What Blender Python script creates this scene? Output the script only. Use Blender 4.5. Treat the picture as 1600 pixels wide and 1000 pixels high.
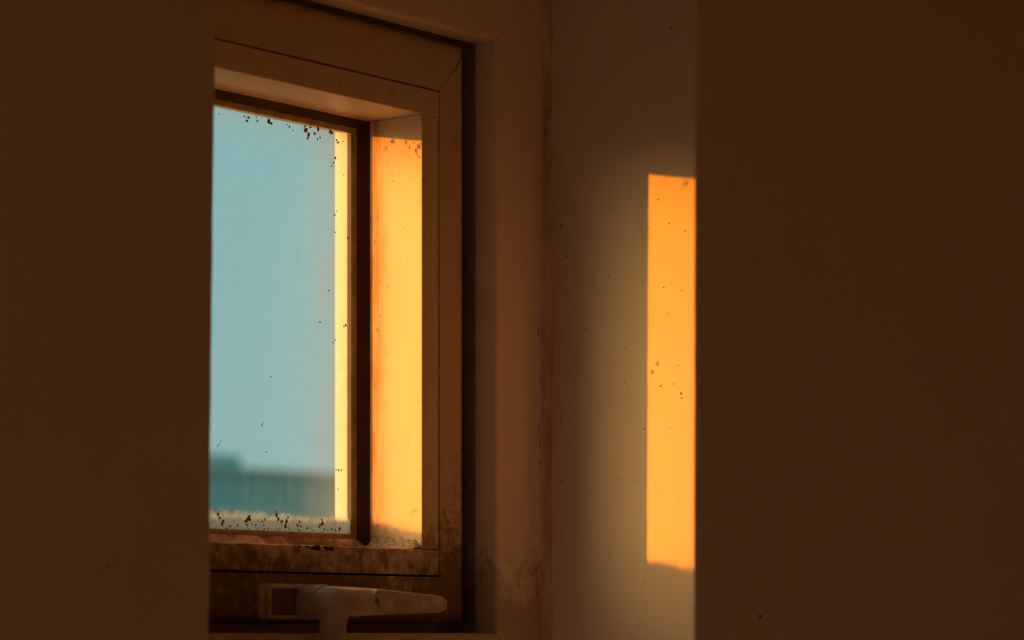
import bpy, bmesh, math, random
from mathutils import Vector, noise
random.seed(7)
S = bpy.context.scene
for o in list(bpy.data.objects): bpy.data.objects.remove(o)
COL = S.collection
R = math.radians
Z0 = 1.5                       # eye level above the floor; local heights below are measured from it

# ------------------------------------------------------------------ camera
cam_d = bpy.data.cameras.new('camera'); cam = bpy.data.objects.new('camera', cam_d); COL.objects.link(cam)
cam_d.sensor_width = 36.0; cam_d.lens = 100.0
cam_d.shift_y = (985 - 500) / 1600.0
cam.location = (-1.40058, -1.09857, Z0)
cam.rotation_euler = (R(90), 0, R(37.8 - 90))
cam_d.dof.use_dof = True; cam_d.dof.focus_distance = 1.76; cam_d.dof.aperture_fstop = 9
cam_d.clip_start = 0.01; cam_d.clip_end = 2000
S.camera = cam

# ------------------------------------------------------------------ light
SUN_AZ, SUN_EL = R(42.44), math.atan(0.118)
trav = Vector((math.cos(SUN_AZ) * math.cos(SUN_EL), -math.sin(SUN_AZ) * math.cos(SUN_EL), -math.sin(SUN_EL)))
sd = bpy.data.lights.new('sun', 'SUN'); sd.energy = 8.0; sd.color = (1.0, 0.225, 0.0); sd.angle = R(0.7)
sun = bpy.data.objects.new('sun', sd); COL.objects.link(sun)
sun.rotation_euler = trav.to_track_quat('-Z', 'Y').to_euler(); sun.location = (-6, 6, 6)

W = bpy.data.worlds.new('world'); S.world = W; W.use_nodes = True
nt = W.node_tree; nt.nodes.clear()
def N(nt, t, **kw):
    n = nt.nodes.new(t)
    for k, v in kw.items():
        if k.startswith('i_'): n.inputs[int(k[2:])].default_value = v
        else: setattr(n, k, v)
    return n
tc = N(nt, 'ShaderNodeTexCoord'); sep = N(nt, 'ShaderNodeSeparateXYZ'); nt.links.new(tc.outputs['Generated'], sep.inputs[0])
rp = N(nt, 'ShaderNodeValToRGB'); mp = N(nt, 'ShaderNodeMapRange'); mp.inputs[1].default_value = -1
nt.links.new(sep.outputs[2], mp.inputs[0]); nt.links.new(mp.outputs[0], rp.inputs[0])
cr = rp.color_ramp
cr.elements[0].position = 0.0; cr.elements[0].color = (.03, .035, .03, 1)
cr.elements[1].position = 1.0; cr.elements[1].color = (.23, .43, .45, 1)
for p, c in ((.485, (.05, .06, .055, 1)), (.505, (.30, .50, .49, 1)), (.60, (.255, .52, .53, 1)), (.72, (.27, .50, .51, 1))):
    e = cr.elements.new(p); e.color = c
# aureole round the low sun
dot = N(nt, 'ShaderNodeVectorMath', operation='DOT_PRODUCT'); dot.inputs[1].default_value = tuple(-trav)
nt.links.new(tc.outputs['Generated'], dot.inputs[0])
m1 = N(nt, 'ShaderNodeMapRange'); m1.inputs[1].default_value = .5; m1.inputs[2].default_value = 1.0
nt.links.new(dot.outputs['Value'], m1.inputs[0])
pw = N(nt, 'ShaderNodeMath', operation='POWER'); pw.inputs[1].default_value = 5.5; nt.links.new(m1.outputs[0], pw.inputs[0])
up = N(nt, 'ShaderNodeMapRange'); up.inputs[1].default_value = -.01; up.inputs[2].default_value = .03; nt.links.new(sep.outputs[2], up.inputs[0])
ml = N(nt, 'ShaderNodeMath', operation='MULTIPLY'); nt.links.new(pw.outputs[0], ml.inputs[0]); nt.links.new(up.outputs[0], ml.inputs[1])
mx = N(nt, 'ShaderNodeMix', data_type='RGBA', blend_type='ADD'); nt.links.new(ml.outputs[0], mx.inputs[0])
nt.links.new(rp.outputs[0], mx.inputs[6]); mx.inputs[7].default_value = (16.0, 8.3, 2.3, 1)
bg = N(nt, 'ShaderNodeBackground'); nt.links.new(mx.outputs[2], bg.inputs[0]); bg.inputs[1].default_value = 1.0
wo = N(nt, 'ShaderNodeOutputWorld'); nt.links.new(bg.outputs[0], wo.inputs[0])

S.view_settings.view_transform = 'Standard'; S.view_settings.look = 'None'
S.view_settings.gamma = 1.0; S.view_settings.exposure = 0.0; S.view_settings.use_curve_mapping = False

# ------------------------------------------------------------------ helpers
def wpos(o):
    p = Vector((0, 0, 0))
    while o: p += o.location; o = o.parent
    return p
def obj(name, verts, faces, m, parent=None, smooth=40, kind=None, label=None, cat=None):
    """one mesh object; verts are metres with z measured from eye level"""
    off = wpos(parent)
    me = bpy.data.meshes.new(name)
    me.from_pydata([Vector((x, y, z + Z0)) - off for x, y, z in verts], [], faces)
    bm = bmesh.new(); bm.from_mesh(me); bmesh.ops.recalc_face_normals(bm, faces=bm.faces); bm.to_mesh(me); bm.free()
    if smooth:
        me.polygons.foreach_set('use_smooth', [True] * len(me.polygons)); me.set_sharp_from_angle(angle=R(smooth))
    me.materials.append(m)
    o = bpy.data.objects.new(name, me); COL.objects.link(o)
    if parent: o.parent = parent
    if kind: o['kind'] = kind
    if label: o['label'] = label
    if cat: o['category'] = cat
    return o
def empty(name, loc, **props):
    o = bpy.data.objects.new(name, None); COL.objects.link(o); o.location = loc; o.empty_display_size = .05
    for k, v in props.items(): o[k] = v
    return o
class G:
    """collects geometry"""
    def __init__(s): s.v = []; s.f = []
    def add(s, v, f):
        b = len(s.v); s.v += [tuple(p) for p in v]; s.f += [tuple(i + b for i in q) for q in f]; return s
    def loft(s, rings, close=True, caps=True):
        n = len(rings[0]); v = [p for r in rings for p in r]; f = []
        for k in range(len(rings) - 1):
            for i in range(n if close else n - 1):
                j = (i + 1) % n
                f.append((k*n+i, k*n+j, (k+1)*n+j, (k+1)*n+i))
        if caps: f.append(tuple(range(n))); f.append(tuple((len(rings)-1)*n + i for i in range(n)))
        return s.add(v, f)
    def box(s, x0, x1, y0, y1, z0, z1, r=0.0):
        if r <= 0:
            return s.loft([[(x0,y0,z),(x1,y0,z),(x1,y1,z),(x0,y1,z)] for z in (z0,z1)])
        def ring(z, q): return [(x0+q,y0,z),(x1-q,y0,z),(x1,y0+q,z),(x1,y1-q,z),(x1-q,y1,z),(x0+q,y1,z),(x0,y1-q,z),(x0,y0+q,z)]
        def inset(z, q): return [(min(max(x,x0+q),x1-q),min(max(y,y0+q),y1-q),z) for x,y,_ in ring(z, r)]
        return s.loft([inset(z0,r), ring(z0+r,r), ring(z1-r,r), inset(z1,r)])
    def make(s, name, m, parent=None, **k): return obj(name, s.v, s.f, m, parent, **k)

def fillet(pts, rad, seg=3):
    """round the corners of a closed polygon; rad is one number or one per corner"""
    out = []; n = len(pts)
    for i in range(n):
        r = rad[i] if isinstance(rad, (list, tuple)) else rad
        p = Vector(pts[i]); a = Vector(pts[i-1]) - p; b = Vector(pts[(i+1) % n]) - p
        r = min(r, a.length * .45, b.length * .45)
        if r < 1e-6: out.append(tuple(p)); continue
        p0 = p + a.normalized() * r; p1 = p + b.normalized() * r
        for k in range(seg + 1):
            t = k / seg
            out.append(tuple(p0 * (1-t)**2 + p * 2*t*(1-t) + p1 * t*t))
    return out
def rail(side, rect, prof, gap=0.0, yfront=0.0, grooved=.004):
    """a mitred rail: prof is a closed polygon of (outward offset, depth); its mitred ends leave a V joint at the front"""
    x0, x1, z0, z1 = rect; A = []; B = []
    for o, y, *e in prof:
        g = gap * max(0.0, 1 - (y - yfront) / grooved) if gap else 0.0
        if side == 'right':   A.append((x1+o, y, z0-o+g)); B.append((x1+o, y, z1+o-g))
        elif side == 'left':  A.append((x0-o, y, z0-o+g)); B.append((x0-o, y, z1+o-g))
        elif side == 'top':   q = e[0] if e else o; A.append((x0-q+g, y, z1+o)); B.append((x1+q-g, y, z1+o))
        else:                 A.append((x0-o+g, y, z0-o)); B.append((x1+o-g, y, z0-o))
    return G().loft([A, B])

# ------------------------------------------------------------------ materials
def mat(name):
    m = bpy.data.materials.new(name); m.use_nodes = True
    t = m.node_tree; b = t.nodes['Principled BSDF']; return m, t, b
def mixc(t, fac, a, b):
    n = N(t, 'ShaderNodeMix', data_type='RGBA')
    for s, v in ((0, fac), (6, a), (7, b)):
        if hasattr(v, 'is_output'): t.links.new(v, n.inputs[s])
        else: n.inputs[s].default_value = v
    return n.outputs[2]
def math_(t, op, a, b=None, clamp=False):
    n = N(t, 'ShaderNodeMath', operation=op, use_clamp=clamp)
    for s, v in ((0, a), (1, b)):
        if v is None: continue
        if hasattr(v, 'is_output'): t.links.new(v, n.inputs[s])
        else: n.inputs[s].default_value = v
    return n.outputs[0]
def rng(t, v, a, b, c=0.0, d=1.0, smooth=False):
    n = N(t, 'ShaderNodeMapRange'); n.clamp = True
    if smooth: n.interpolation_type = 'SMOOTHSTEP'
    t.links.new(v, n.inputs[0])
    for k, x in zip((1, 2, 3, 4), (a, b, c, d)): n.inputs[k].default_value = x
    return n.outputs[0]
def pos(t):
    g = N(t, 'ShaderNodeNewGeometry'); s = N(t, 'ShaderNodeSeparateXYZ'); t.links.new(g.outputs['Position'], s.inputs[0])
    return g.outputs['Position'], s.outputs[0], s.outputs[1], s.outputs[2]
def nz(t, p, scale, detail=6, rough=.6, stretch=None):
    if stretch:
        m = N(t, 'ShaderNodeMapping'); m.inputs['Scale'].default_value = stretch; t.links.new(p, m.inputs[0]); p = m.outputs[0]
    n = N(t, 'ShaderNodeTexNoise'); n.inputs['Scale'].default_value = scale; n.inputs['Detail'].default_value = detail
    n.inputs['Roughness'].default_value = rough; t.links.new(p, n.inputs['Vector']); return n.outputs['Fac']
def bump(t, b, h, strength=.3, dist=.001):
    n = N(t, 'ShaderNodeBump'); n.inputs['Strength'].default_value = strength; n.inputs['Distance'].default_value = dist
    t.links.new(h, n.inputs['Height']); t.links.new(n.outputs[0], b.inputs['Normal'])

def plaster(name, base, specks=True):
    m, t, b = mat(name); p, x, y, z = pos(t)
    big = nz(t, p, 5, 4); fine = nz(t, p, 420, 3); brush = nz(t, p, 60, 4, .6, (6, 6, .35))
    c = mixc(t, rng(t, big, .3, .7), base, tuple(v * .93 for v in base[:3]) + (1,))
    c = mixc(t, rng(t, brush, .5, .78, 0, .07), c, (.50, .36, .22, 1))
    if specks:
        v = N(t, 'ShaderNodeTexVoronoi'); v.inputs['Scale'].default_value = 75; t.links.new(p, v.inputs['Vector'])
        k = nz(t, p, 40, 2)
        f = math_(t, 'MULTIPLY', rng(t, v.outputs['Distance'], .05, .075, 1, 0), rng(t, k, .56, .6))
        c = mixc(t, math_(t, 'MULTIPLY', f, .7), c, (.12, .06, .02, 1))
    t.links.new(c, b.inputs['Base Color']); b.inputs['Roughness'].default_value = .55
    b.inputs['Specular IOR Level'].default_value = .25
    bump(t, b, math_(t, 'ADD', math_(t, 'MULTIPLY', fine, .4), brush), .12, .0006)
    return m
M_wall = plaster('wall_plaster', (.81, .74, .66, 1))

M_wallback = plaster('back_wall_plaster', (.40, .38, .35, 1), False)  # made darker so the unseen back wall throws back less sunlight

def paint(name, base, grime=(.10, .045, .012, 1), low=.30, amount=1.0, rough=.45, back=False):
    """old cream paint; brown grime in noise-shaped blotches, thicker where water has stood near the bottom rails"""
    m, t, b = mat(name); p, x, y, z = pos(t)
    n1 = nz(t, p, 28, 8, .65); n2 = nz(t, p, 120, 6, .7); st = nz(t, p, 45, 6, .65, (3, 3, .35))
    wet = rng(t, z, Z0 - .01, Z0 + low, .34, -.02)
    g = math_(t, 'ADD', math_(t, 'ADD', math_(t, 'MULTIPLY', n1, .6), math_(t, 'MULTIPLY', n2, .4)), wet)
    g1 = rng(t, g, .58, .78, 0, .85 * amount, True)
    g2 = rng(t, st, .60, .78, 0, .35 * amount)
    c = mixc(t, g2, base, (.30, .17, .06, 1))
    c = mixc(t, g1, c, grime)
    if back:                                # orange-brown runs, denser towards the gasket
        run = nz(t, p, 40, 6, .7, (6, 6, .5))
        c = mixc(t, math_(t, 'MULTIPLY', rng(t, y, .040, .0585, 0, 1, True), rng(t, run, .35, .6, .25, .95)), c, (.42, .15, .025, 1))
    sp = rng(t, nz(t, p, 330, 2), .70, .74, 0, .6 * amount); c = mixc(t, sp, c, (.06, .03, .01, 1))
    t.links.new(c, b.inputs['Base Color'])
    t.links.new(rng(t, g1, 0, 1, rough, .8), b.inputs['Roughness']); b.inputs['Specular IOR Level'].default_value = .3
    bump(t, b, math_(t, 'ADD', n2, g1), .15, .0005)
    return m
M_frame = paint('frame_paint', (.84, .76, .66, 1), low=.10, amount=.55)
M_sash = paint('sash_paint', (.70, .58, .45, 1), low=.16)
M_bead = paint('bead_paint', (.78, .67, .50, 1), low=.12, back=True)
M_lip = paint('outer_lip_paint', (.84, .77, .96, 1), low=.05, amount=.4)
M_handle = paint('handle_paint', (.68, .66, .62, 1), grime=(.16, .09, .04, 1), low=.06, amount=.55, rough=.35)

def plain(name, c, rough=.6, c2=None, scale=60):
    m, t, b = mat(name); p, x, y, z = pos(t); n = nz(t, p, scale, 6, .65, (2, 2, .5))
    t.links.new(mixc(t, rng(t, n, .4, .7), c, c2 or tuple(v * .6 for v in c[:3]) + (1,)), b.inputs['Base Color'])
    b.inputs['Roughness'].default_value = rough; b.inputs['Specular IOR Level'].default_value = .2
    bump(t, b, n, .15, .0005); return m
M_gasket = plain('rubber_gasket', (.045, .022, .010, 1), .8, (.08, .035, .012, 1))
M_seal = plain('glazing_seal', (.30, .24, .17, 1), .6, (.18, .10, .04, 1), 90)
M_caulk = plain('sealant', (.80, .68, .54, 1), .7, (.40, .26, .13, 1), 38)
M_rust = plain('rust_flecks', (.17, .075, .02, 1), .9, (.36, .20, .08, 1), 500)
m, t, b = mat('dirt_flakes'); M_flake = m; p, x, y, z = pos(t)
c_ = mixc(t, rng(t, nz(t, p, 420, 3), .45, .6), (.55, .33, .12, 1), (.10, .045, .012, 1))
tl = N(t, 'ShaderNodeBsdfTranslucent'); ms = N(t, 'ShaderNodeMixShader'); ms.inputs[0].default_value = .3
t.links.new(c_, b.inputs['Base Color']); t.links.new(c_, tl.inputs[0]); b.inputs['Roughness'].default_value = .9
t.links.new(b.outputs[0], ms.inputs[1]); t.links.new(tl.outputs[0], ms.inputs[2]); t.links.new(ms.outputs[0], t.nodes['Material Output'].inputs[0])
M_dark = plain('dark_specks', (.055, .028, .012, 1), .8)
M_streak = plain('brown_grime', (.20, .105, .04, 1), .9, (.12, .06, .02, 1), 200)
M_dust = plain('dust', (.62, .52, .40, 1), .95, (.20, .13, .07, 1), 260)
M_chip = plain('bare_metal_chips', (.05, .05, .045, 1), .8)
M_worn = plain('worn_paint', (.20, .16, .12, 1), .8)
M_blist = plaster('blistered_paint', (.66, .54, .40, 1), False)
M_floor = plain('floor_tiles', (.38, .30, .23, 1), .5, (.30, .23, .17, 1), 4)
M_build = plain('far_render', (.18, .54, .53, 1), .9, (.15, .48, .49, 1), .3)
M_ground = plain('far_ground', (.16, .17, .13, 1), .95, (.11, .13, .10, 1), .05)
M_farglass = plain('far_window_glass', (.05, .08, .09, 1), .2)

# dirty glass: clear pane with a film of dust, thicker round its edge, and a crust of limey dirt along the bottom
GX0, GX1, GZ0, GZ1, GY = -.2596, -.0621, .0597, .3099, .0668
m = bpy.data.materials.new('dirty_glass'); m.use_nodes = True; t = m.node_tree; t.nodes.clear(); M_glass = m
p, x, y, z = pos(t)
dx = math_(t, 'MINIMUM', math_(t, 'SUBTRACT', GX1, x), math_(t, 'SUBTRACT', x, GX0))
dtop = math_(t, 'SUBTRACT', GZ1 + Z0, z); dbot = math_(t, 'SUBTRACT', z, GZ0 + Z0)
nA = nz(t, p, 35, 8, .65); nB = nz(t, p, 210, 6, .7); nC = nz(t, p, 14, 5); nD = nz(t, p, 55, 6, .6, (3, 3, .4))
film = math_(t, 'MULTIPLY', rng(t, dx, 0, .055, .20, 0, True), rng(t, nC, .2, .8, .6, 1.3))
film = math_(t, 'ADD', film, rng(t, dtop, 0, .030, .09, 0, True))
film = math_(t, 'ADD', film, rng(t, nD, .45, .75, .0, .05))
film = math_(t, 'ADD', film, rng(t, nz(t, p, 480, 3), .5, .75, 0, .07))
edge = math_(t, 'SUBTRACT', dbot, math_(t, 'MULTIPLY', rng(t, math_(t, 'ADD', math_(t, 'MULTIPLY', nA, .4), math_(t, 'MULTIPLY', nB, .6)), .38, .64, .42, 1.0), .0088))
crust = rng(t, edge, -.001, .0060, .93, 0, True)
halo = rng(t, edge, 0, .010, .10, 0, True)
film = math_(t, 'ADD', math_(t, 'ADD', film, crust), halo, True)
film = math_(t, 'MINIMUM', film, .93)
tr = N(t, 'ShaderNodeBsdfTransparent'); tr.inputs[0].default_value = (.96, .98, .975, 1)
gl = N(t, 'ShaderNodeBsdfGlossy'); gl.inputs['Roughness'].default_value = .38; gl.inputs[0].default_value = (.9, .9, .9, 1)
ms = N(t, 'ShaderNodeMixShader'); ms.inputs[0].default_value = .035; t.links.new(tr.outputs[0], ms.inputs[1]); t.links.new(gl.outputs[0], ms.inputs[2])
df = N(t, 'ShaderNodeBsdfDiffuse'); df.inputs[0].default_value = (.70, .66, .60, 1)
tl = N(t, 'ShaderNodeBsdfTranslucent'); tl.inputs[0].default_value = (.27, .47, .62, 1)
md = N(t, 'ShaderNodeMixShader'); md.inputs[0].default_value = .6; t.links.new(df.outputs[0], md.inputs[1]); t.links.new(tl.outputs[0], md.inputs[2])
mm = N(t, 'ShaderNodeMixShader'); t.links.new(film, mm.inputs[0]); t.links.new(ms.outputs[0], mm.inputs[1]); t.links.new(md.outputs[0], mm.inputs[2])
out = N(t, 'ShaderNodeOutputMaterial'); t.links.new(mm.outputs[0], out.inputs[0])

m = bpy.data.materials.new('clear_glass'); m.use_nodes = True; t = m.node_tree; t.nodes.clear(); M_clear = m
tr = N(t, 'ShaderNodeBsdfTransparent'); gl = N(t, 'ShaderNodeBsdfGlossy'); gl.inputs['Roughness'].default_value = .02
ms = N(t, 'ShaderNodeMixShader'); ms.inputs[0].default_value = .05; t.links.new(tr.outputs[0], ms.inputs[1]); t.links.new(gl.outputs[0], ms.inputs[2])
out = N(t, 'ShaderNodeOutputMaterial'); t.links.new(ms.outputs[0], out.inputs[0])

# ------------------------------------------------------------------ the room shell
XR, XL, YI, YB = .0525, -.3748, -.1151, .142
RX0, RX1, RY1 = -2.5, 1.4, -2.7          # room extents
ZF, ZC = -Z0, 1.15
FT, FB = .4215, -.0545                     # opening top and bottom
wall_f = G()
zs = [ZF, -.4, FB - .02] + [FB + k * .006 for k in range(int((FT - FB) / .006) + 2)] + [.5, .8, ZC]
def wob(z, s): return (noise.noise(Vector((s, 3.7, z * 42))) * .55 + noise.noise(Vector((s, 8.1, z * 13))) * .6) * .00055
rings = []
for zz in zs:                              # pier right of the opening: its rounded plaster corner
    xc = XR + .0011 * min(max((zz - .1) / .3, -1), 1) + wob(zz, 1); r_ = .0035
    arc = [(XR + (xc - XR) + r_ * (1 - math.cos(a)), YI + r_ * (1 - math.sin(a))) for a in (0, R(22), R(45), R(68), R(90))]
    mid = [(XR + (xc - XR) * q + wob(zz, 5) * .3, .0 + (YI + r_) * q) for q in (0, .25, .5, .75)]
    prof = [(XR, YB)] + mid + arc + [(RX1 + .1, YI), (RX1 + .1, YB)]
    rings.append([(a, b, zz) for a, b in prof])
wall_f.loft(rings)
rings = []
for zz in zs:                              # pier left of the opening
    xc = XL + .0023 * min(max((zz - .12) / .15, -1.2), 1.4) + wob(zz, 2) * 1.5; r_ = .003
    arc = [(xc - r_ * (1 - math.cos(a)), YI + r_ * (1 - math.sin(a))) for a in (0, R(22), R(45), R(68), R(90))]
    prof = [(XL, YB), (XL, 0)] + arc + [(RX0 - .1, YI), (RX0 - .1, YB)]
    rings.append([(a, b, zz) for a, b in prof])
wall_f.loft(rings)
wall_f.box(XL, XR, YI, YB, FT, ZC)
wall_f.box(XL, XR, YI, YB, ZF, FB - .02)
wf = wall_f.make('wall_front', M_wall, kind='structure', smooth=50)
WY0, WY1, WZ0, WZ1 = -1.7, -.55, -.4, .6   # unseen window added in the side wall to fill the room with light
(G().box(RX0 - .1, RX0, RY1, WY0, ZF, ZC).box(RX0 - .1, RX0, WY1, YI, ZF, ZC).box(RX0 - .1, RX0, WY0, WY1, ZF, WZ0).box(RX0 - .1, RX0, WY0, WY1, WZ1, ZC)
 ).make('wall_left', M_wall, kind='structure')
G().box(RX1, RX1 + .1, RY1, YI, ZF, ZC).make('wall_right', M_wall, kind='structure')
G().box(RX0 - .1, RX1 + .1, RY1 - .1, RY1, ZF, ZC).make('wall_back', M_wallback, kind='structure')
G().box(RX0 - .1, RX1 + .1, RY1 - .1, YB, ZC, ZC + .12).make('ceiling', M_wall, kind='structure')
G().box(RX0 - .1, RX1 + .1, RY1 - .1, YB, ZF - .12, ZF).make('floor', M_floor, kind='structure')

# raised sealant strip in the corner between window frame and plaster
rings = []
for k in range(90):
    zz = FB + .004 + (FT - FB - .008) * k / 89
    a = .0075 + noise.noise(Vector((1.3, 0, zz * 38))) * .0016 + noise.noise(Vector((9, 0, zz * 120))) * .0007
    b = .0036 + noise.noise(Vector((4.3, 2, zz * 30))) * .0014
    rings.append([(XR - .0005, .0008, zz), (XR - a, .0008, zz), (XR - a * .8, -.0006, zz), (XR - a * .35, -b * .35, zz), (XR - .0006, -b, zz), (XR + .0008, -b, zz)])
# small pits, drips and specks of the plaster beside the window
def blob(g, c, n, u, v, r, h, k=7, stretch=1.0):
    """a small irregular chip standing h off a surface"""
    c, n, u, v = map(Vector, (c, n, u, v)); a0 = random.random() * 6.28; base = []; top = []
    for i in range(k):
        a = a0 + 6.283 * i / k; q = r * random.uniform(.6, 1.25)
        d = u * (math.cos(a) * q) + v * (math.sin(a) * q * stretch)
        base.append(c + d); top.append(c + d * .7 + n * h)
    b = len(base); vs = base + top + [c + n * h * 1.25]
    f = [(i, (i+1) % b, b + (i+1) % b, b + i) for i in range(b)] + [(b + i, b + (i+1) % b, 2*b) for i in range(b)] + [tuple(range(b))]
    g.add(vs, f)
SPECKS = [(-0.0305, 0.1911, 0.0012), (-0.0814, 0.1611, 0.0018), (-0.0853, 0.166, 0.0018), (-0.049, 0.2644, 0.0008), (-0.0485, 0.223, 0.0008), (-0.0746, 0.2174, 0.0008), (-0.1074, 0.3026, 0.0008), (-0.0614, 0.1766, 0.0008), (-0.0609, 0.1558, 0.0008), (-0.0515, 0.1285, 0.0008), (-0.0756, 0.1258, 0.001), (-0.0559, 0.0957, 0.001), (-0.0707, 0.0928, 0.001), (-0.046, 0.0948, 0.0006), (-0.0805, 0.1109, 0.00088), (-0.0892, 0.0847, 0.0012), (-0.047, 0.0686, 0.00088), (-0.0219, 0.0582, 0.001), (-0.0741, 0.0779, 0.00088), (-0.0761, 0.0779, 0.0008), (-0.0805, 0.0646, 0.0008), (-0.1003, 0.0408, 0.0008), (-0.0756, 0.0304, 0.0008), (-0.0559, 0.004, 0.001), (-0.0906, 0.213, 0.0012), (-0.0935, 0.1965, 0.0008), (-0.0945, 0.2524, 0.0008), (-0.1065, 0.2466, 0.0008), (-0.0863, 0.2678, 0.0008), (-0.1012, 0.1639, 0.0008), (-0.1036, 0.1464, 0.0014), (-0.1041, 0.1436, 0.0012), (-0.0882, 0.1519, 0.0012), (-0.0983, 0.1526, 0.0008), (-0.095, 0.1254, 0.001), (-0.1022, 0.0811, 0.0008), (-0.1065, 0.0814, 0.00072), (-0.0809, 0.0977, 0.0008), (-0.0594, 0.0137, 0.00064), (-0.0168, 0.0147, 0.0008), (-0.1089, 0.1007, 0.0006), (-0.0628, 0.1497, 0.00072), (-0.0663, 0.1459, 0.00064), (-0.0385, 0.2812, 0.0006), (-0.079, 0.2502, 0.0006), (-0.0295, 0.2524, 0.0006), (-0.0355, 0.0749, 0.0006)]
g = G()
for yy, zz, r_ in SPECKS:
    if r_ < .0015: blob(g, (XR + .0003, yy, zz), (-1, 0, 0), (0, 1, 0), (0, 0, 1), r_ * .5, .0005)
blob(g, (-.62, YI - .0001, .313), (0, -1, 0), (1, 0, 0), (0, 0, 1), .0009, .0004)
blob(g, (.1245, YI - .0001, .009), (0, -1, 0), (1, 0, 0), (0, 0, 1), .0011, .0004, 7, 1.6)
g.make('paint_speck', M_dark, wf, kind='stuff', smooth=0)
M_STREAK = [(-.0113, .258, .0006, 6), (-.0115, .222, .0004, 4), (-.0112, .134, .0004, 22), (-.0116, .142, .0004, 9), (-.0113, .095, .0005, 7), (-.0013, .322, .0008, 9),
            (-.0010, .281, .0008, 3), (-.0118, .300, .0004, 12), (-.0116, .187, .0003, 16), (-.0114, .060, .0004, 14), (-.0110, .285, .0006, 1.5)]
g2 = G()
for yy, zz, r_, s_ in M_STREAK: blob(g2, (XR + .0003, yy, zz), (-1, 0, 0), (0, 1, 0), (0, 0, 1), r_ * .7, .0004, 9, s_)
g2.make('grime_streak', M_streak, wf, kind='stuff', smooth=0)
for yy, zz, r_ in SPECKS:                  # the two round blisters in the sunlit patch
    if r_ >= .0015:
        rs = []
        for q, h in ((1, -.0003), (.93, .0002), (.7, .00045), (.35, .0006), (.05, .0006)):
            rs.append([(XR - h, yy + r_ * .85 * q * math.cos(a * .5236), zz + r_ * .85 * q * math.sin(a * .5236)) for a in range(12)])
        G().loft(rs).make('paint_blister', M_blist, wf)

# ------------------------------------------------------------------ the window
win = empty('window_1', (-.161, .045, Z0 + FB), kind='structure')
FR = (-.322, 0.0, -.0016, .3689)           # outer frame, inner edge
fp = fillet([(0, 0), (.0522, 0), (.0522, .088), (-.022, .088), (-.022, .0604), (.015, .0604), (.015, .0172), (0, .0172)], [.0032, .0004, 0, .0005, .0005, 0, 0, .0004])
for side, nm in (('right', 'frame_jamb'), ('left', 'frame_jamb'), ('top', 'frame_head'), ('bottom', 'frame_sill')):
    rail(side, FR, fp, .00022, 0).make(nm, M_frame, win)
G().loft(rings).make('sealant_bead', M_caulk, win)
g = G()                                    # brown runs on the frame beside the sealant
for xx, zz, r_, s_ in ((.0430, .193, .0005, 9), (.0385, .196, .0003, 7), (.0445, .160, .0006, 10), (.0405, .146, .0004, 12), (.0447, .122, .0010, 9), (.0455, .104, .0008, 8), (.0432, .128, .0004, 12),
                       (.0412, .036, .0013, 6), (.0425, .024, .0009, 6), (.0440, .005, .0007, 8), (.0398, .0465, .0008, 2), (.0450, .205, .0004, 10), (.0437, .085, .0005, 12)):
    for k in range(4):
        blob(g, (xx + random.gauss(0, .0009), .0001, zz + random.gauss(0, .005)), (0, -1, 0), (1, 0, 0), (0, 0, 1), r_ * random.uniform(.3, .75), .00015, 9, s_ * random.uniform(.4, 1))
g.make('grime_run', M_streak, win, kind='stuff', smooth=0)

YS = .0169
BR = (-.2693, -.0524, .04998, .3176)       # inner edge of the glazing beads
sp_ = fillet([(.0170, YS), (.0459, YS), (.0459, .0598), (.029, .0598), (.029, .0792), (-.0060, .0792), (-.0060, .0692), (.0170, .0692)],
             [.0007, .014, 0, 0, 0, .0006, .0004, 0], 6)
for side, nm in (('right', 'sash_stile'), ('left', 'sash_stile'), ('top', 'sash_top_rail'), ('bottom', 'sash_bottom_rail')):
    rail(side, BR, [(o_ + .0054 * (o_ - .031) / .0149, y_, o_) if o_ > .031 and side == 'top' else (o_, y_) for o_, y_ in sp_], .00022, YS).make(nm, M_sash, win)
# painted exterior lip of the sash, seen through the glass
lp = fillet([(-.0101, .0694), (.020, .0694), (.020, .0798), (-.0101, .0798)], [.0004, 0, 0, .0008])
LR = (BR[0], BR[1], BR[2], BR[3] + .0045)
for side in ('right', 'left', 'top', 'bottom'):
    rail(side, LR, lp).make('outer_lip', M_lip, win)
# glazing beads: the horizontal ones run through, the upright ones stand between them
x0, x1, z0, z1 = BR; o = .0158; yb = .0690
def bead(side):
    g = G(); r1, r2 = .0016 if side == 'bottom' else .0009, .0005
    if side in ('top', 'bottom'):
        zi, zo = (z1, z1 + o) if side == 'top' else (z0, z0 - o)
        pr = fillet([(zi, YS), (zo, YS), (zo, yb), (zi, yb)], [r1, r2, 0, 0])
        g.loft([[(xx, b, a) for a, b in pr] for xx in (x0 - o, x1 + o)])
    else:
        xi, xo = (x1, x1 + o) if side == 'right' else (x0, x0 - o)
        pr = fillet([(xi, YS + .0002), (xo, YS + .0002), (xo, yb), (xi, yb)], [r1, r2, 0, 0])
        g.loft([[(a, b, zz) for a, b in pr] for zz in (z0 + .0003, z1 - .0003)])
    return g
beads = {s: bead(s).make('glazing_bead', M_bead, win) for s in ('right', 'left', 'top', 'bottom')}
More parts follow.
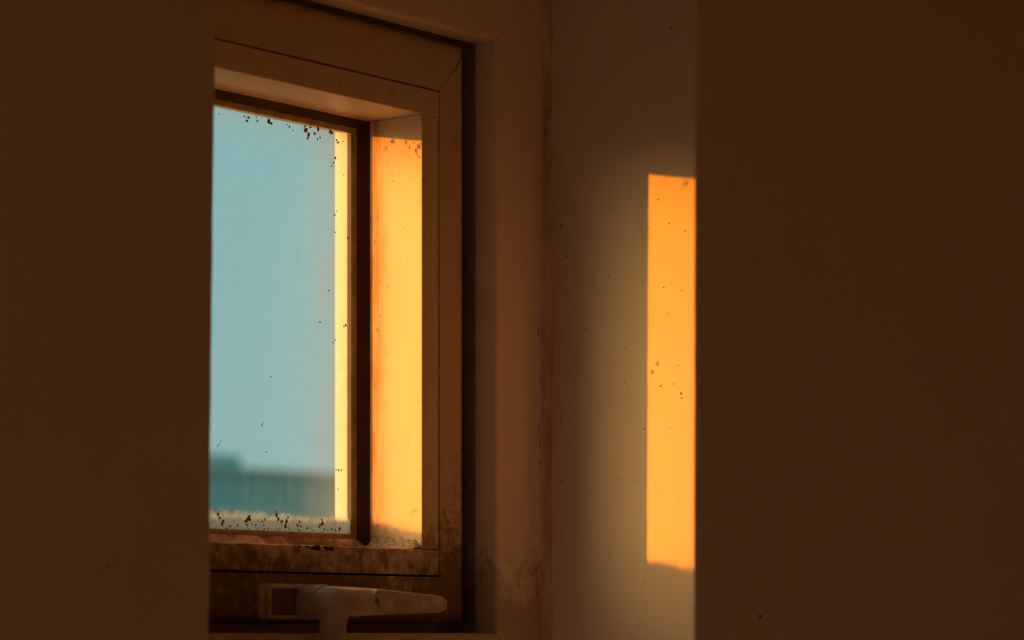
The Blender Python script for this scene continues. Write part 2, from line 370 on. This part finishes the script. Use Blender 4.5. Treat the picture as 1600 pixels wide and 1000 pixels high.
# dark sloping gasket and the thin seal against the pane
gp = [(.0006, .0588), (-.0072, .0648), (-.0072, .0666), (.0006, .0672)]
slp = fillet([(-.0068, .0643), (-.0086, .0652), (-.0099, .0664), (-.0099, .0668), (-.0068, .0668)], [.0002, .0004, .0002, 0, 0])
GR = (x0, x1, z0, z1 + .002)
for side in ('right', 'left', 'top', 'bottom'):
    rail(side, GR, gp).make('glazing_gasket', M_gasket if side != 'bottom' else M_sash, win)
    rail(side, GR, slp).make('glazing_seal', M_seal, win)
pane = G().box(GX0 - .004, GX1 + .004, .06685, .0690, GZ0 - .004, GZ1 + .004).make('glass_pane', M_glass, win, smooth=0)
# flakes of rust and dirt stuck to the inner side of the pane
FLECKS = [(-0.1804, 0.3048, 0.0008), (-0.1584, 0.3064, 0.0008), (-0.1551, 0.3061, 0.0014), (-0.1562, 0.3041, 0.0016), (-0.1484, 0.3075, 0.0008), (-0.1473, 0.3053, 0.0012), (-0.1371, 0.3064, 0.002), (-0.1349, 0.3055, 0.0016), (-0.1206, 0.3068, 0.0008), (-0.1189, 0.3058, 0.0012), (-0.1154, 0.304, 0.0008), (-0.1049, 0.3078, 0.0012), (-0.1038, 0.306, 0.0024), (-0.1014, 0.3036, 0.002), (-0.102, 0.3012, 0.0012), (-0.0997, 0.3081, 0.0012), (-0.0926, 0.3079, 0.0016), (-0.0956, 0.3048, 0.0016), (-0.0909, 0.3031, 0.0012), (-0.0932, 0.3016, 0.001), (-0.0814, 0.3079, 0.002), (-0.0796, 0.3074, 0.0016), (-0.0754, 0.3036, 0.0014), (-0.0742, 0.3022, 0.0012), (-0.0694, 0.3036, 0.001), (-0.0766, 0.2923, 0.001), (-0.0784, 0.2893, 0.0012), (-0.0802, 0.2871, 0.0008), (-0.0688, 0.2826, 0.00072), (-0.0772, 0.257, 0.0012), (-0.0754, 0.2596, 0.0008), (-0.0766, 0.2464, 0.0008), (-0.0646, 0.2437, 0.0012), (-0.0652, 0.2445, 0.0008), (-0.0826, 0.2098, 0.0008), (-0.0909, 0.1897, 0.0008), (-0.067, 0.1898, 0.0014), (-0.0688, 0.1888, 0.001), (-0.0766, 0.1798, 0.0008), (-0.0784, 0.1781, 0.001), (-0.1354, 0.1531, 0.0008), (-0.1433, 0.1233, 0.001), (-0.1422, 0.1246, 0.0008), (-0.1815, 0.1087, 0.0008), (-0.1799, 0.1099, 0.0008), (-0.1788, 0.1115, 0.0008), (-0.0736, 0.0992, 0.001), (-0.076, 0.0995, 0.0008), (-0.0712, 0.0993, 0.0008), (-0.0742, 0.0876, 0.0008), (-0.1394, 0.1074, 0.00088), (-0.181, 0.0687, 0.0016), (-0.1799, 0.0665, 0.0016), (-0.1777, 0.0632, 0.002), (-0.1766, 0.0647, 0.0016), (-0.1568, 0.0653, 0.002), (-0.1545, 0.0665, 0.0024), (-0.154, 0.0681, 0.0016), (-0.1562, 0.063, 0.0016), (-0.1314, 0.0715, 0.0016), (-0.1303, 0.0696, 0.002), (-0.1286, 0.0673, 0.0018), (-0.1257, 0.0659, 0.0018), (-0.1223, 0.0636, 0.002), (-0.1212, 0.066, 0.002), (-0.12, 0.0687, 0.0012), (-0.1113, 0.0643, 0.0016), (-0.1084, 0.0636, 0.0012), (-0.1096, 0.0663, 0.0012), (-0.0909, 0.0642, 0.0016), (-0.0885, 0.0658, 0.002), (-0.0891, 0.0681, 0.0012), (-0.0867, 0.0627, 0.0012), (-0.0802, 0.0625, 0.0012), (-0.0766, 0.0622, 0.0012), (-0.0724, 0.0631, 0.0016), (-0.1706, 0.0618, 0.001), (-0.1645, 0.0624, 0.0012), (-0.1405, 0.0669, 0.0012), (-0.1428, 0.0653, 0.001), (-0.149, 0.0632, 0.001), (-0.1026, 0.0626, 0.001), (-0.0837, 0.062, 0.001)]
g = G(); g2 = G()
for xx, zz, r_ in FLECKS:
    blob(g if zz > .08 else g2, (xx, .0668, zz), (0, -1, 0), (1, 0, 0), (0, 0, 1), r_ * .75, .0003, 8, random.uniform(.7, 1.2))
for k in range(150):                        # crumbs in the dirt along the bottom edge
    xx = random.uniform(GX0, GX1); zz = GZ0 + abs(random.gauss(0, .0028))
    blob(g2, (xx, .0668, zz), (0, -1, 0), (1, 0, 0), (0, 0, 1), random.uniform(.0002, .0006), .0003, 5)
g2.make('dirt_flake', M_flake, pane, kind='stuff', smooth=0)
g.make('rust_fleck', M_rust, pane, kind='stuff', smooth=0)
g = G()
for k in range(160):                        # fine fly specks over the pane
    blob(g, (random.uniform(GX0, GX1), .0668, random.uniform(GZ0, GZ1)), (0, -1, 0), (1, 0, 0), (0, 0, 1), random.uniform(.00012, .00028), .0002, 5)
g.make('fly_speck', M_dark, pane, kind='stuff', smooth=0)
# paint flaked off the top edge of the lower bead, bare metal showing
g = G()
for xx, w_, h_ in ((-.1515, .010, .0030), (-.1480, .005, .0036), (-.1400, .011, .0028), (-.1365, .004, .0034), (-.165, .004, .0010), (-.1580, .004, .0012)):
    blob(g, (xx, YS + .0001, z0 - .0006 - h_ * .3), (0, -1, 0), (1, 0, 0), (0, 0, 1), w_ * .5, .00025, 7, h_ / w_ * 1.1)
g.make('flaked_patch', M_chip, beads['bottom'], kind='stuff', smooth=0)
# fluffy dust lying in the lower right corner of the reveal
g = G(); nx, ny = 12, 26; vs = []; fs = []
for i in range(nx):
    for j in range(ny):
        u_ = i / (nx - 1); w_ = j / (ny - 1)
        xx = x1 - .012 * (1 - u_); yy = YS + .0016 + w_ * (.0575 - YS)
        n_ = noise.noise(Vector((xx * 400, yy * 260, 1))) * .5 + .5
        n2 = noise.noise(Vector((xx * 900, yy * 800, 4))) * .5 + .5
        h = (.0002 + u_ ** 2 * (.0060 * n_ + .0034 * n2 + .0016)) * min(1, w_ * 6 + .35) if u_ > 0 else -.0004
        vs.append((xx, yy, z0 + h))
for i in range(nx - 1):
    for j in range(ny - 1): fs.append((i*ny+j, (i+1)*ny+j, (i+1)*ny+j+1, i*ny+j+1))
g.add(vs, fs); g.make('dust_deposit', M_dust, beads['bottom'], kind='stuff', smooth=60)

# the added side window, out of view, there for the room's warm bounce
w2 = empty('fill_window', (RX0 - .05, (WY0 + WY1) / 2, Z0 + WZ0), kind='structure')
for a, b_, c, d, nm in ((WY0, WY0+.05, WZ0, WZ1, 'frame_jamb'), (WY1-.05, WY1, WZ0, WZ1, 'frame_jamb'), (WY0+.05, WY1-.05, WZ1-.05, WZ1, 'frame_head'), (WY0+.05, WY1-.05, WZ0, WZ0+.05, 'frame_sill'), (-1.32, -1.28, WZ0+.05, WZ1-.05, 'mullion')):
    G().box(RX0 - .08, RX0 - .02, a, b_, c, d, .003).make(nm, M_frame, w2)
for a, b_ in ((WY0+.045, -1.315), (-1.285, WY1-.045)):
    G().box(RX0 - .052, RX0 - .048, a, b_, WZ0+.045, WZ1-.045).make('glass_pane', M_clear, w2, smooth=0)

# ------------------------------------------------------------------ the window handle
def rrect(x0, x1, z0, z1, r, y, seg=5):
    return [(a, y, b) for a, b in fillet([(x0, z0), (x1, z0), (x1, z1), (x0, z1)], r, seg)]
def plate(g, x0, x1, z0, z1, r, yb, yf, e=.0008):
    g.loft([rrect(x0, x1, z0, z1, r, yb), rrect(x0, x1, z0, z1, r, yf + e), rrect(x0+e*.3, x1-e*.3, z0+e*.3, z1-e*.3, r, yf + e*.3), rrect(x0+e, x1-e, z0+e, z1-e, r, yf)])
g = G(); plate(g, -.2009, -.140, .0062, .0272, .0045, YS + .0002, YS - .0030, .0012)
hd = g.make('window_handle', M_handle, win)
# raised frame with a sunk square cover
g = G(); A = (-.1990, -.1660, .0070, .0262); B = (-.1972, -.1735, .0088, .0244)
yo, yi = YS - .0078, YS - .0056
ra = rrect(*A, .0032, YS - .0026); rb = rrect(*A, .0032, yo + .0006); rc = rrect(A[0]+.0006, A[1]-.0006, A[2]+.0006, A[3]-.0006, .0030, yo)
rd = rrect(*B, .0018, yo); re_ = rrect(B[0]+.0004, B[1]-.0004, B[2]+.0004, B[3]-.0004, .0018, yi)
g.loft([ra, rb, rc, rd, re_], caps=False); g.make('raised_rim', M_handle, hd)
g = G(); plate(g, B[0]+.0010, B[1]-.0010, B[2]+.0010, B[3]-.0010, .0014, yi + .002, yi - .0006, .0005)
g.make('screw_cover', M_sash, hd)
# neck: a short round collar coming out of the plate
CX, CZ = -.1655, .0166
def circ(r, y, n=28): return [(CX + r * math.cos(6.2832*i/n), y, CZ + r * math.sin(6.2832*i/n)) for i in range(n)]
g = G(); g.loft([circ(.0097, YS - .002), circ(.0097, YS - .0185), circ(.0092, YS - .0194), circ(.0078, YS - .0196), circ(.0078, YS - .026)])
g.make('neck', M_handle, hd)
# lever: hub with a stub running down and the tapering grip running right
YL = YS - .0345
def sup(cx_, cy_, a, b, n=28, e=2.6):
    o = []
    for i in range(n):
        th = 6.2832 * i / n; c, s_ = math.cos(th), math.sin(th)
        o.append((cx_ + a * math.copysign(abs(c) ** (2/e), c), cy_ + b * math.copysign(abs(s_) ** (2/e), s_)))
    return o
g = G(); rings = []
for xx, cz, hz, hy in ((-.1815, .0160, .0030, .0040), (-.1808, .0160, .0066, .0078), (-.1790, .0162, .0088, .0102), (-.1760, .0163, .0092, .0108), (-.170, .01645, .0088, .0106), (-.160, .0166, .0085, .0102),
                       (-.150, .0166, .0082, .0094), (-.140, .0166, .0078, .0084), (-.120, .0164, .0069, .0074), (-.100, .0161, .0060, .0064), (-.086, .0158, .0055, .0058), (-.0795, .0157, .0050, .0053), (-.0762, .0156, .0040, .0044), (-.0748, .0156, .0022, .0026)):
    rings.append([(xx, q[0], q[1]) for q in sup(YL, cz, hy, hz)])
g.loft(rings)
rings = []
for zz, a, b, cx_ in ((.0205, .0060, .0080, -.1740), (.012, .0068, .0086, -.1738), (.007, .0066, .0086, -.1740), (.003, .0058, .0080, -.1744), (-.006, .0053, .0074, -.1746), (-.016, .0051, .0070, -.1746), (-.026, .0049, .0066, -.1746), (-.0285, .0042, .0056, -.1746), (-.0297, .002, .003, -.1746)):
    rings.append([(q[0], q[1], zz) for q in sup(cx_, YL, a, b)])
g.loft(rings)
lev = g.make('lever', M_handle, hd, smooth=55)
# flat pad on the front of the grip, round at its hub end
g = G(); top = []; rings = []
outl = [(-.1515 + .0075 * (1 - math.cos(a)), .0166 + .0072 * math.sin(a)) for a in [R(k) for k in range(-80, 81, 16)]]
outl = outl + [(-.120, .0225), (-.100, .0213), (-.086, .0206), (-.0805, .0192), (-.0788, .0156), (-.0805, .0120), (-.086, .0108), (-.100, .0107), (-.120, .0103)]
def yfront(xx):
    tb = ((-.16, .0102), (-.150, .0096), (-.140, .0089), (-.120, .0078), (-.100, .0067), (-.086, .0060), (-.0788, .0048))
    for (a, b), (c, d) in zip(tb, tb[1:]):
        if a <= xx <= c: return YL - (b + (d - b) * (xx - a) / (c - a))
    return YL - .005
cx_ = sum(q[0] for q in outl) / len(outl); cz_ = .0161
for off, sc in ((.003, 1.0), (-.0001, 1.0), (-.0005, .95), (-.0005, .4)):
    rings.append([(cx_ + (a - cx_) * sc, yfront(cx_ + (a - cx_) * sc) + off, cz_ + (b - cz_) * sc) for a, b in outl])
g.loft(rings); pad = g.make('grip_pad', M_handle, lev, smooth=30)
g = G()
for xx, zz, r_, s_ in ((-.1476, .0172, .0022, 1.2), (-.1462, .0155, .0014, 1.6), (-.1488, .0168, .0012, .8)):
    blob(g, (xx, yfront(xx) - .0003, zz), (0, -1, 0), (1, 0, 0), (0, 0, 1), r_, .0003, 8, s_)
g.make('worn_mark', M_worn, lev, kind='stuff', smooth=0)

# ------------------------------------------------------------------ outside
G().box(-600, 600, 3, 900, -5.6, -5.5).make('ground', M_ground, kind='structure')
BY = 52.0
b = empty('distant_building', (36, BY + 6, Z0 - 5.5), label='hazy blue-green flat-roofed building far beyond the dirty window glass', category='building')
def far(name, g, m, p=b): return g.make(name, m, p, smooth=0)
far('wall', G().box(36, 84, BY, BY + 12, -5.5, 4.25), M_build)
far('parapet', G().box(35.9, 84.1, BY - .15, BY + 12.1, 4.25, 4.42), M_build)
far('stair_block', G().box(44, 55.5, BY + .4, BY + 5, 4.42, 4.78), M_build)
for row in (-4.2, -1.1, 1.8):
    for k in range(12):
        xx = 38 + k * 3.9
        f = far('window_frame', G().box(xx, xx + 1.5, BY - .06, BY + .05, row, row + 1.4), M_build)
        far('pane', G().box(xx + .1, xx + 1.4, BY - .08, BY, row + .1, row + 1.3), M_farglass, f)

# ------------------------------------------------------------------ what each piece of the setting is
for n_, l_, c_ in (('wall_front', 'cream plastered wall with the deep window recess, in shade towards the room', 'wall'),
                   ('wall_left', 'plain plastered side wall of the room with the added unseen window', 'wall'),
                   ('wall_right', 'plain plastered side wall of the room without a window', 'wall'),
                   ('wall_back', 'greyer plastered wall of the room facing the window recess', 'wall'),
                   ('ceiling', 'plain pale ceiling of the dim room', 'ceiling'), ('floor', 'brown floor of the dim room', 'floor'),
                   ('window_1', 'small weathered cream window with a dirty pane and a grey lever handle', 'window'),
                   ('fill_window', 'larger clear two-pane window added out of view in the side wall to light the room', 'window'),
                   ('ground', 'flat dull green ground outside below the windows', 'ground')):
    bpy.data.objects[n_]['label'] = l_; bpy.data.objects[n_]['category'] = c_
